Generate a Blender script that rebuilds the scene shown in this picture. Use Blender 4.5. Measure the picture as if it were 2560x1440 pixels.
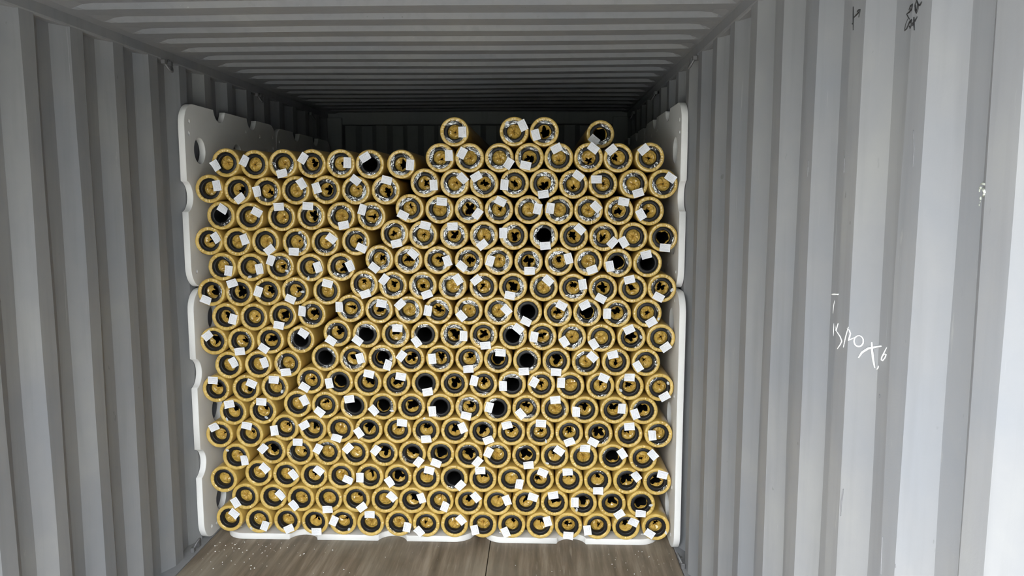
import bpy, math, random
from mathutils import Matrix, Vector
import numpy as np

# ---------------------------------------------------------------- scene, camera, sky, exposure
for o in list(bpy.data.objects): bpy.data.objects.remove(o, do_unlink=True)
SC = bpy.context.scene
COL = SC.collection
W = 2.352            # inner width of the container
FZ = 0.045           # floor level
ROOF = 2.393         # inner roof level
DOOR, BACK = 0.40, 6.28   # doorway and far end wall along y
cam_d = bpy.data.cameras.new('camera'); cam = bpy.data.objects.new('camera', cam_d); COL.objects.link(cam)
cam_d.sensor_width = 36.0; cam_d.lens = 1939.7 / 2560 * 36.0; cam_d.clip_start = 0.05
r_ = Vector((.999336, .036426, -.000631)); u_ = Vector((-.003675, .118027, .993004)); f_ = Vector((-.036246, .992342, -.118083))
m = Matrix.Identity(4)
for i in range(3):
    m[i][0], m[i][1], m[i][2] = r_[i], u_[i], -f_[i]
m[0][3], m[1][3], m[2][3] = 1.6786, 0.0, 1.7491
cam.matrix_world = m
SC.camera = cam
vs = SC.view_settings
vs.view_transform = 'Standard'; vs.look = 'None'; vs.gamma = 1.0; vs.use_curve_mapping = False
vs.exposure = 0.1
# overcast sky: brighter towards the zenith
SKY = 19.0
w = bpy.data.worlds.new('overcast_sky'); SC.world = w; w.use_nodes = True
nt = w.node_tree; nt.nodes.clear()
tc = nt.nodes.new('ShaderNodeTexCoord'); sx = nt.nodes.new('ShaderNodeSeparateXYZ')
mr = nt.nodes.new('ShaderNodeMapRange'); mr.inputs[1].default_value = 0.0; mr.inputs[2].default_value = 1.0
mr.inputs[3].default_value = 0.45 * SKY; mr.inputs[4].default_value = 1.25 * SKY
bg = nt.nodes.new('ShaderNodeBackground'); wo = nt.nodes.new('ShaderNodeOutputWorld')
bg.inputs[0].default_value = (0.95, 0.98, 1.0, 1)
nt.links.new(tc.outputs['Generated'], sx.inputs[0]); nt.links.new(sx.outputs[2], mr.inputs[0])
nt.links.new(mr.outputs[0], bg.inputs[1]); nt.links.new(bg.outputs[0], wo.inputs[0])

# ---------------------------------------------------------------- helpers
def tag(o, label=None, cat=None, group=None, kind=None):
    if label: o['label'] = label
    if cat: o['category'] = cat
    if group: o['group'] = group
    if kind: o['kind'] = kind
    return o
def mesh(name, verts, faces, mat=None, smooth=False, uvs=None):
    me = bpy.data.meshes.new(name); me.from_pydata([tuple(v) for v in verts], [], faces)
    if uvs:
        l = me.uv_layers.new(name='UVMap')
        for lp in me.loops: l.data[lp.index].uv = uvs[lp.vertex_index]
    if smooth is True: me.polygons.foreach_set('use_smooth', [True] * len(me.polygons))
    elif smooth: me.polygons.foreach_set('use_smooth', [bool(smooth(p)) for p in me.polygons])
    if mat: me.materials.append(mat)
    me.update()
    return me
def link(name, me, parent=None, loc=None, rot=None):
    o = bpy.data.objects.new(name, me); COL.objects.link(o)
    if parent: o.parent = parent
    if loc is not None: o.location = loc
    if rot is not None: o.rotation_euler = rot
    return o
def empty(name, loc, rot=(0, 0, 0)):
    o = bpy.data.objects.new(name, None); o.empty_display_size = .05; COL.objects.link(o); o.location = loc; o.rotation_euler = rot
    return o
def box_vf(a, b, vf=None):
    v, f = vf if vf else ([], [])
    n = len(v)
    for z in (a[2], b[2]):
        v += [(a[0], a[1], z), (b[0], a[1], z), (b[0], b[1], z), (a[0], b[1], z)]
    f += [tuple(n + i for i in q) for q in ((3, 2, 1, 0), (4, 5, 6, 7), (0, 1, 5, 4), (1, 2, 6, 5), (2, 3, 7, 6), (3, 0, 4, 7))]
    return v, f
def bevel(me, w=.002, seg=1):
    import bmesh
    bm = bmesh.new(); bm.from_mesh(me)
    bmesh.ops.recalc_face_normals(bm, faces=bm.faces)
    bmesh.ops.bevel(bm, geom=list(bm.edges), offset=w, segments=seg, profile=.5, affect='EDGES', clamp_overlap=True)
    bm.to_mesh(me); bm.free(); return me
def fixn(me):
    import bmesh
    bm = bmesh.new(); bm.from_mesh(me); bmesh.ops.recalc_face_normals(bm, faces=bm.faces); bm.to_mesh(me); bm.free(); return me
def tube_vf(pts, rad, n=6, vf=None, closed=False):
    v, f = vf if vf else ([], [])
    base = len(v); P = [Vector(q) for q in pts]; N = len(P)
    for i, q in enumerate(P):
        a = P[i - 1] if (i or closed) else P[i]; b = P[(i + 1) % N] if (i < N - 1 or closed) else P[i]
        t = (b - a).normalized(); s = t.orthogonal().normalized() if i == 0 else (s - t * s.dot(t)).normalized()
        c = t.cross(s); rr = rad[i] if isinstance(rad, (list, tuple)) else rad
        for k in range(n):
            an = 2 * math.pi * k / n; v.append(tuple(q + (s * math.cos(an) + c * math.sin(an)) * rr))
    for i in range(N if closed else N - 1):
        j = (i + 1) % N
        for k in range(n):
            f.append((base + i * n + k, base + i * n + (k + 1) % n, base + j * n + (k + 1) % n, base + j * n + k))
    if not closed:
        f.append(tuple(base + k for k in reversed(range(n)))); f.append(tuple(base + (N - 1) * n + k for k in range(n)))
    return v, f

# ---------------------------------------------------------------- materials
def new_mat(name):
    mt = bpy.data.materials.new(name); mt.use_nodes = True
    nt = mt.node_tree; b = nt.nodes['Principled BSDF']; return mt, nt, b
def N(nt, t, **kw):
    n = nt.nodes.new(t)
    for k, v in kw.items():
        if k.startswith('i_'): n.inputs[int(k[2:])].default_value = v
        else: setattr(n, k, v)
    return n
def noise(nt, vec, scale, detail=3.0, rough=.5):
    n = N(nt, 'ShaderNodeTexNoise'); n.inputs['Scale'].default_value = scale; n.inputs['Detail'].default_value = detail; n.inputs['Roughness'].default_value = rough
    nt.links.new(vec, n.inputs['Vector']); return n
def mapping(nt, src, scale):
    mp = N(nt, 'ShaderNodeMapping'); mp.inputs['Scale'].default_value = scale; nt.links.new(src, mp.inputs['Vector']); return mp.outputs[0]
def ramp(nt, fac, stops):
    r = N(nt, 'ShaderNodeValToRGB'); e = r.color_ramp.elements
    while len(e) < len(stops): e.new(.5)
    for el, (p, c) in zip(e, stops): el.position = p; el.color = (*c, 1)
    nt.links.new(fac, r.inputs[0]); return r.outputs[0]
def mix(nt, fac, a, b, mode='MIX'):
    x = N(nt, 'ShaderNodeMix', data_type='RGBA', blend_type=mode)
    for s, i in ((fac, 0), (a, 6), (b, 7)):
        if isinstance(s, (int, float)): x.inputs[i].default_value = s
        elif isinstance(s, tuple): x.inputs[i].default_value = (*s, 1)
        else: nt.links.new(s, x.inputs[i])
    return x.outputs[2]
def math_(nt, op, a, b=0.0, c=None):
    x = N(nt, 'ShaderNodeMath', operation=op)
    for i, s in enumerate((a, b, c)):
        if s is None: continue
        if isinstance(s, (int, float)): x.inputs[i].default_value = s
        else: nt.links.new(s, x.inputs[i])
    return x.outputs[0]
def bump(nt, b, h, strength, dist):
    bp = N(nt, 'ShaderNodeBump'); bp.inputs['Strength'].default_value = strength; bp.inputs['Distance'].default_value = dist
    nt.links.new(h, bp.inputs['Height']); nt.links.new(bp.outputs[0], b.inputs['Normal'])

def mat_paint():
    mt, nt, b = new_mat('grey_container_paint')
    oc = N(nt, 'ShaderNodeTexCoord').outputs['Object']
    big = noise(nt, mapping(nt, oc, (.8, 1.1, .9)), 2.4, 5, .6)
    col = ramp(nt, big.outputs[0], ((.3, (.198, .208, .228)), (.5, (.221, .225, .236)), (.7, (.250, .252, .252))))
    streak = noise(nt, mapping(nt, oc, (14, 14, .9)), 2.2, 4)
    col = mix(nt, math_(nt, 'MULTIPLY', ramp(nt, streak.outputs[0], ((.5, (0, 0, 0)), (.78, (1, 1, 1)))), .28), col, (.135, .135, .142))
    wear = noise(nt, mapping(nt, oc, (9, 9, 1.6)), 4.0, 6, .7)
    col = mix(nt, math_(nt, 'MULTIPLY', ramp(nt, wear.outputs[0], ((.66, (0, 0, 0)), (.74, (1, 1, 1)))), .45), col, (.34, .34, .33))
    sc = noise(nt, mapping(nt, oc, (60, 60, 1.3)), 2.0, 3)
    msk = noise(nt, oc, 3.1, 2)
    k = math_(nt, 'MULTIPLY', ramp(nt, sc.outputs[0], ((.70, (0, 0, 0)), (.74, (1, 1, 1)))), ramp(nt, msk.outputs[0], ((.52, (0, 0, 0)), (.62, (1, 1, 1)))))
    col = mix(nt, math_(nt, 'MULTIPLY', k, .55), col, (.40, .41, .41))
    spk = noise(nt, mapping(nt, oc, (1, 1, .6)), 38, 2)
    k = math_(nt, 'MULTIPLY', ramp(nt, spk.outputs[0], ((.74, (0, 0, 0)), (.77, (1, 1, 1)))), ramp(nt, msk.outputs[0], ((.40, (1, 1, 1)), (.5, (0, 0, 0)))))
    col = mix(nt, math_(nt, 'MULTIPLY', k, .6), col, (.11, .11, .115))
    nt.links.new(col, b.inputs['Base Color'])
    b.inputs['Roughness'].default_value = .5; b.inputs['Specular IOR Level'].default_value = .4
    h = noise(nt, oc, 260, 2)
    bump(nt, b, h.outputs[0], .12, .001)
    return mt
def mat_foam():
    mt, nt, b = new_mat('white_polystyrene')
    oc = N(nt, 'ShaderNodeTexCoord').outputs['Object']
    n = noise(nt, oc, 3.0, 4)
    col = ramp(nt, n.outputs[0], ((.35, (.76, .76, .75)), (.7, (.83, .83, .82))))
    nt.links.new(col, b.inputs['Base Color']); b.inputs['Roughness'].default_value = .85; b.inputs['Specular IOR Level'].default_value = .2
    v = N(nt, 'ShaderNodeTexVoronoi'); v.inputs['Scale'].default_value = 260; nt.links.new(oc, v.inputs['Vector'])
    bump(nt, b, v.outputs['Distance'], .25, .001)
    return mt
def mat_plywood():
    mt, nt, b = new_mat('worn_plywood')
    oc = N(nt, 'ShaderNodeTexCoord').outputs['Object']
    g = noise(nt, mapping(nt, oc, (11, .7, 1)), 2.0, 6, .62)
    col = ramp(nt, g.outputs[0], ((.28, (.095, .074, .052)), (.5, (.19, .152, .11)), (.7, (.33, .275, .215))))
    d = noise(nt, oc, 2.4, 4)
    col = mix(nt, math_(nt, 'MULTIPLY', ramp(nt, d.outputs[0], ((.45, (0, 0, 0)), (.7, (1, 1, 1)))), .5), col, (.30, .275, .225))
    s = noise(nt, mapping(nt, oc, (40, 3, 1)), 2.0, 3)
    col = mix(nt, math_(nt, 'MULTIPLY', ramp(nt, s.outputs[0], ((.62, (0, 0, 0)), (.74, (1, 1, 1)))), .35), col, (.45, .40, .33))
    nt.links.new(col, b.inputs['Base Color']); b.inputs['Roughness'].default_value = .62
    bump(nt, b, g.outputs[0], .2, .002)
    return mt
def mat_gold(name, a, c, rough, bs, coat):
    mt, nt, b = new_mat(name)
    tcn = N(nt, 'ShaderNodeTexCoord'); oc = tcn.outputs['Object']
    oi = N(nt, 'ShaderNodeObjectInfo')
    va = N(nt, 'ShaderNodeVectorMath', operation='ADD'); nt.links.new(oc, va.inputs[0]); nt.links.new(oi.outputs['Random'], va.inputs[1])
    n = noise(nt, va.outputs[0], 28, 4)
    col = ramp(nt, n.outputs[0], ((.3, a), (.72, c)))
    nt.links.new(col, b.inputs['Base Color']); b.inputs['Roughness'].default_value = rough
    b.inputs['Specular IOR Level'].default_value = .6
    b.inputs['Coat Weight'].default_value = coat; b.inputs['Coat Roughness'].default_value = .14
    h = noise(nt, va.outputs[0], bs, 5, .6)
    bump(nt, b, h.outputs[0], .4, .002)
    return mt
def simple(name, col, rough, spec=.5, metal=0.0):
    mt, nt, b = new_mat(name); b.inputs['Base Color'].default_value = (*col, 1); b.inputs['Roughness'].default_value = rough
    b.inputs['Specular IOR Level'].default_value = spec; b.inputs['Metallic'].default_value = metal
    return mt
def mat_rubber():
    mt, nt, b = new_mat('black_rubber_foam')
    oc = N(nt, 'ShaderNodeTexCoord').outputs['Object']
    n = noise(nt, oc, 45, 3)
    col = ramp(nt, n.outputs[0], ((.3, (.009, .009, .010)), (.75, (.017, .017, .018))))
    nt.links.new(col, b.inputs['Base Color']); b.inputs['Roughness'].default_value = .42; b.inputs['Specular IOR Level'].default_value = .25
    return mt
def mat_film():
    mt = bpy.data.materials.new('clear_shrink_film'); mt.use_nodes = True; nt = mt.node_tree; nt.nodes.clear()
    out = N(nt, 'ShaderNodeOutputMaterial'); mx = N(nt, 'ShaderNodeMixShader'); tr = N(nt, 'ShaderNodeBsdfTransparent'); gl = N(nt, 'ShaderNodeBsdfGlossy')
    gl.inputs['Roughness'].default_value = .08; gl.inputs['Color'].default_value = (.97, .98, 1, 1)
    fr = N(nt, 'ShaderNodeFresnel'); fr.inputs[0].default_value = 1.55
    oc = N(nt, 'ShaderNodeTexCoord').outputs['Object']; oi = N(nt, 'ShaderNodeObjectInfo')
    va = N(nt, 'ShaderNodeVectorMath', operation='ADD'); nt.links.new(oc, va.inputs[0]); nt.links.new(oi.outputs['Random'], va.inputs[1])
    h = noise(nt, va.outputs[0], 48, 4, .6)
    bp = N(nt, 'ShaderNodeBump'); bp.inputs['Strength'].default_value = .5; bp.inputs['Distance'].default_value = .003; nt.links.new(h.outputs[0], bp.inputs['Height'])
    nt.links.new(bp.outputs[0], gl.inputs['Normal'])
    fac = math_(nt, 'MULTIPLY', fr.outputs[0], 3.2)
    nt.links.new(fac, mx.inputs[0]); nt.links.new(tr.outputs[0], mx.inputs[1]); nt.links.new(gl.outputs[0], mx.inputs[2]); nt.links.new(mx.outputs[0], out.inputs[0])
    return mt
def mat_scrap():
    mt = bpy.data.materials.new('milky_tape'); mt.use_nodes = True; nt = mt.node_tree; nt.nodes.clear()
    out = N(nt, 'ShaderNodeOutputMaterial'); mx = N(nt, 'ShaderNodeMixShader'); tr = N(nt, 'ShaderNodeBsdfTransparent')
    b = N(nt, 'ShaderNodeBsdfPrincipled'); b.inputs['Base Color'].default_value = (.75, .78, .82, 1); b.inputs['Roughness'].default_value = .25
    mx.inputs[0].default_value = .7
    nt.links.new(tr.outputs[0], mx.inputs[1]); nt.links.new(b.outputs[0], mx.inputs[2]); nt.links.new(mx.outputs[0], out.inputs[0])
    return mt
def mat_paper():
    mt, nt, b = new_mat('printed_paper')
    uv = N(nt, 'ShaderNodeUVMap').outputs[0]; sp = N(nt, 'ShaderNodeSeparateXYZ'); nt.links.new(uv, sp.inputs[0])
    oi = N(nt, 'ShaderNodeObjectInfo').outputs['Random']
    v7 = math_(nt, 'MULTIPLY', sp.outputs[1], 7.0); fr = math_(nt, 'FRACT', v7); row = math_(nt, 'FLOOR', v7)
    line = math_(nt, 'MULTIPLY', math_(nt, 'GREATER_THAN', fr, .38), math_(nt, 'LESS_THAN', fr, .66))
    cx = N(nt, 'ShaderNodeCombineXYZ'); nt.links.new(math_(nt, 'MULTIPLY', sp.outputs[0], 26), cx.inputs[0]); nt.links.new(math_(nt, 'MULTIPLY_ADD', row, 3.7, math_(nt, 'MULTIPLY', oi, 50)), cx.inputs[1])
    n = noise(nt, cx.outputs[0], 1.0, 1)
    word = math_(nt, 'GREATER_THAN', n.outputs[0], .45)
    cx2 = N(nt, 'ShaderNodeCombineXYZ'); nt.links.new(math_(nt, 'MULTIPLY_ADD', row, 5.3, math_(nt, 'MULTIPLY', oi, 90)), cx2.inputs[1])
    ln = noise(nt, cx2.outputs[0], 1.0, 0)
    end = math_(nt, 'LESS_THAN', sp.outputs[0], math_(nt, 'MULTIPLY_ADD', ln.outputs[0], .9, .36))
    marg = math_(nt, 'MULTIPLY', math_(nt, 'GREATER_THAN', sp.outputs[0], .08), math_(nt, 'LESS_THAN', sp.outputs[0], .93))
    rows = math_(nt, 'MULTIPLY', math_(nt, 'GREATER_THAN', row, .5), math_(nt, 'LESS_THAN', row, 5.5))
    k = math_(nt, 'MULTIPLY', math_(nt, 'MULTIPLY', line, word), math_(nt, 'MULTIPLY', math_(nt, 'MULTIPLY', end, marg), rows))
    head = math_(nt, 'MULTIPLY_ADD', math_(nt, 'GREATER_THAN', row, 4.5), .32, .38)
    col = mix(nt, math_(nt, 'MULTIPLY', k, head), (.80, .81, .85), (.12, .12, .14))
    nt.links.new(col, b.inputs['Base Color']); b.inputs['Roughness'].default_value = .55
    return mt
def mat_ground():
    mt, nt, b = new_mat('concrete_yard')
    oc = N(nt, 'ShaderNodeTexCoord').outputs['Object']; n = noise(nt, oc, 1.5, 5)
    nt.links.new(ramp(nt, n.outputs[0], ((.3, (.26, .255, .24)), (.7, (.34, .33, .31)))), b.inputs['Base Color']); b.inputs['Roughness'].default_value = .8
    return mt
M_PAINT = mat_paint(); M_FOAM = mat_foam(); M_PLY = mat_plywood(); M_RUB = mat_rubber(); M_FILM = mat_film(); M_SCRAP = mat_scrap(); M_PAPER = mat_paper()
M_GOLD = mat_gold('gold_wrapping_film', (.53, .35, .08), (.67, .47, .13), .36, 70, .5)
M_PLUG = mat_gold('crumpled_gold_film', (.45, .275, .05), (.62, .41, .095), .27, 42, .6)
M_STEEL = simple('dull_grey_steel', (.15, .15, .155), .55, .5, .3)
M_CHALK = simple('white_chalk', (.86, .86, .86), .9, .1)
M_INK = simple('black_marker_ink', (.012, .012, .014), .5)
M_DRIP = simple('dried_sealant', (.42, .44, .39), .8, .2)
M_SCUFF = simple('dark_scuff', (.16, .16, .17), .8)
M_GROUND = mat_ground()

# ---------------------------------------------------------------- the container
rs = random.Random(7)
def wob(seed):
    r = random.Random(seed); a = [(r.uniform(.5, 2.2), r.uniform(0, 6.3), r.uniform(.0006, .0016)) for _ in range(4)]
    return lambda z: sum(k * math.sin(f * z * 3 + p) for f, p, k in a)
def prof_breaks(phase, y0, y1, P=.278):
    """corrugation break points (y, depth outwards): inner flat .072, slope .068, outer flat .070, slope .068"""
    out = []; i = math.floor((y0 - phase) / P) - 1
    while phase + i * P < y1 + P:
        b = phase + i * P
        out += [(b, 0), (b + .072, 0), (b + .140, .036), (b + .210, .036)]; i += 1
    return [q for q in out if y0 - .001 <= q[0] <= y1 + .001]
def depth_at(y, phase, P=.278):
    u = (y - phase) % P
    return 0 if u < .072 else (u - .072) / .068 * .036 if u < .140 else .036 if u < .210 else .036 * (1 - (u - .210) / .068)
PHL, PHR = 2.521, 3.3637
def corr_wall(name, sgn, x0, phase, seed):
    pr = prof_breaks(phase, DOOR, BACK); pr = [(DOOR, depth_at(DOOR, phase))] + pr + [(BACK, depth_at(BACK, phase))]
    zs = [FZ - .05 + (2.362 - FZ + .05) * k / 30 for k in range(31)]
    v = []; f = []
    for i, (y, d) in enumerate(pr):
        wy = wob(seed * 100 + i); wx = wob(seed * 999 + i)
        for z in zs: v.append((x0 + sgn * (d + wx(z) * (.7 if d else .15)), y + wy(z) * 1.2, z))
    n = len(zs)
    for i in range(len(pr) - 1):
        for k in range(n - 1): f.append((i * n + k, (i + 1) * n + k, (i + 1) * n + k + 1, i * n + k + 1))
    # outer skin closes the sheet
    b = len(v); v += [(x0 + sgn * .06, DOOR, zs[0]), (x0 + sgn * .06, BACK, zs[0]), (x0 + sgn * .06, BACK, zs[-1]), (x0 + sgn * .06, DOOR, zs[-1])]
    f.append((b, b + 1, b + 2, b + 3))
    me = mesh(name, v, f, M_PAINT)
    return tag(link(name, me), kind='structure')
wall_left = corr_wall('wall_left', -1, 0.0, PHL, 3)
wall_right = corr_wall('wall_right', 1, W, PHR, 5)
tag(wall_left, 'grey corrugated steel side wall beyond the stack at left'); tag(wall_right, 'bright grey corrugated steel side wall with handwriting at right')
# roof sheet with pressed troughs that taper out before the rails
def roof():
    ph, P = 2.732, .2045
    ys = []; i = math.floor((DOOR - ph) / P)
    while ph + i * P < BACK:
        b = ph + i * P   # far foot of the facing slope
        ys += [(b - .126, 0), (b - .106, 1), (b - .022, 1), (b, 0), (b + .030, 0)]; i += 1
    ys = [q for q in ys if DOOR < q[0] < BACK]; ys = [(DOOR, 0)] + ys + [(BACK, 0)]
    xs = [-.05, .055, .075, .10, .14, .3] + [.3 + (W - .6) * k / 10 for k in range(1, 10)] + [W - .3, W - .10, W - .06, W - .035, W - .015, W + .05]
    e = [0, 0, .35, .8, 1, 1] + [1] * 9 + [1, 1, .8, .35, 0, 0]
    v = []; f = []
    for j, (y, h) in enumerate(ys):
        for i, x in enumerate(xs): v.append((x, y + (.006 * (1 - e[i]) if h else 0), ROOF + .017 * h * e[i] + .002 * math.sin(x * 3 + y * 1.7)))
    n = len(xs)
    for j in range(len(ys) - 1):
        for i in range(n - 1): f.append((j * n + i, (j + 1) * n + i, (j + 1) * n + i + 1, j * n + i + 1))
    b = len(v); v += [(-.08, DOOR, ROOF + .04), (W + .08, DOOR, ROOF + .04), (W + .08, BACK + .1, ROOF + .04), (-.08, BACK + .1, ROOF + .04)]; f.append((b, b + 1, b + 2, b + 3))
    return tag(link('ceiling', mesh('ceiling', v, f, M_PAINT)), 'grey steel roof sheet with pressed crosswise troughs', kind='structure')
ceiling = roof()
def struct_box(name, a, b, mat, label=None, bw=.004):
    v, f = box_vf(a, b); me = mesh(name, v, f, mat); bevel(me, bw, 2)
    return tag(link(name, me), label, kind='structure')
struct_box('trim_1', (-.075, DOOR, 2.3474), (.002, BACK, 2.44), M_PAINT, 'steel top side rail above the left wall', .008)
struct_box('trim_2', (W - .002, DOOR, 2.3474), (W + .075, BACK, 2.44), M_PAINT, 'steel top side rail above the right wall', .008)
struct_box('trim_3', (-.06, DOOR, FZ - .12), (.036, BACK, FZ + .004), M_PAINT, 'steel floor rail along the left wall', .003)
struct_box('trim_4', (W - .018, DOOR, FZ - .12), (W + .06, BACK, FZ + .004), M_PAINT, 'steel floor rail along the right wall', .003)
struct_box('trim_5', (-.06, BACK - .10, 2.305), (W + .06, BACK + .06, 2.42), M_PAINT, 'steel header beam above the end wall', .006)
struct_box('trim_6', (-.06, BACK - .12, FZ - .05), (.115, BACK + .06, 2.36), M_PAINT, 'steel corner post at the far left corner', .006)
struct_box('trim_7', (W - .115, BACK - .12, FZ - .05), (W + .06, BACK + .06, 2.36), M_PAINT, 'steel corner post at the far right corner', .006)
struct_box('trim_8', (-.12, DOOR - .12, FZ - .12), (-.002, DOOR, 2.44), M_PAINT, 'steel door post at the left of the doorway')
struct_box('trim_9', (W + .002, DOOR - .12, FZ - .12), (W + .12, DOOR, 2.44), M_PAINT, 'steel door post at the right of the doorway')
struct_box('trim_10', (-.12, DOOR - .12, 2.36), (W + .12, DOOR, 2.48), M_PAINT, 'steel door header above the doorway')
# unseen right-hand door leaf, added square to the container to darken the left wall
v, f = box_vf((W + .062, -.83, FZ - .02), (W + .112, DOOR - .125, 2.36)); me = mesh('shade_door_1', v, f, M_PAINT); bevel(me, .004)
door = tag(link('shade_door_1', me), 'unseen grey steel door leaf added at right to shade the left wall', kind='structure')
for yy in (-.62, -.22):
    v, f = tube_vf([(W + .048, yy, FZ), (W + .048, yy, 2.34)], .016, 10); link('lock_rod', mesh('lock_rod', v, f, M_STEEL, True), door)
def end_wall():
    v = []; f = []; xs = []
    x = .115
    while x < W - .115:
        xs += [(x, 0), (x + .085, 0), (x + .125, .04), (x + .21, .04)]; x += .25
    xs = [q for q in xs if q[0] < W - .115] + [(W - .1, 0)]
    for (x, d) in xs: v += [(x, BACK - .02 + d, FZ - .05), (x, BACK - .02 + d, 2.36)]
    for i in range(len(xs) - 1): f.append((2 * i, 2 * i + 2, 2 * i + 3, 2 * i + 1))
    b = len(v); v += [(-.1, BACK + .07, FZ - .1), (W + .1, BACK + .07, FZ - .1), (W + .1, BACK + .07, 2.45), (-.1, BACK + .07, 2.45)]; f.append((b, b + 1, b + 2, b + 3))
    return tag(link('wall_back', mesh('wall_back', v, f, M_PAINT)), 'dark corrugated end wall behind the stack', kind='structure')
end_wall()
# plywood floor: separate sheets with a joint between them
v, f = box_vf((-.06, DOOR - .05, FZ - .16), (W + .06, BACK, FZ - .034))
floor = tag(link('floor', mesh('floor', v, f, M_STEEL)), 'worn brown plywood container floor', kind='structure')
for (xa, xb) in ((.038, 1.4345), (1.4385, W - .02)):
    for (ya, yb) in ((DOOR - .02, 2.70), (2.704, 5.10), (5.104, BACK)):
        v, f = box_vf((xa, ya, FZ - .033), (xb, yb, FZ)); me = mesh('plywood_sheet', v, f, M_PLY); bevel(me, .0015)
        link('plywood_sheet', me, floor)
v, f = box_vf((-30, -40, -.30), (32, DOOR - .12, -.08))
tag(link('ground', mesh('ground', v, f, M_GROUND)), 'pale concrete yard outside the doorway', kind='structure')

# unseen warehouse added to darken low sky and film reflections: ribbed cladding, plinth, eaves
v, f = [], []
xs = [-26 + .5 * k for k in range(113)]
for k, x in enumerate(xs):
    for d in ((0, .05) if k % 2 else (.05, 0)):
        v += [(x, -13 - d, .7), (x, -13 - d, 2.95)]
for k in range(len(v) // 2 - 1): f.append((2 * k, 2 * k + 2, 2 * k + 3, 2 * k + 1))
box_vf((-26, -13.4, -.1), (30, -12.94, .72), (v, f)); box_vf((-26.3, -18, 2.93), (30.3, -12.6, 3.13), (v, f)); box_vf((-26, -17.5, .7), (30, -13.3, 2.95), (v, f))
tag(link('added_yard_wall', mesh('added_yard_wall', v, f, simple('dull_green_blocker', (.13, .15, .12), .7))), 'unseen dull green warehouse wall added across the yard to block low sky', kind='structure')

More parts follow.
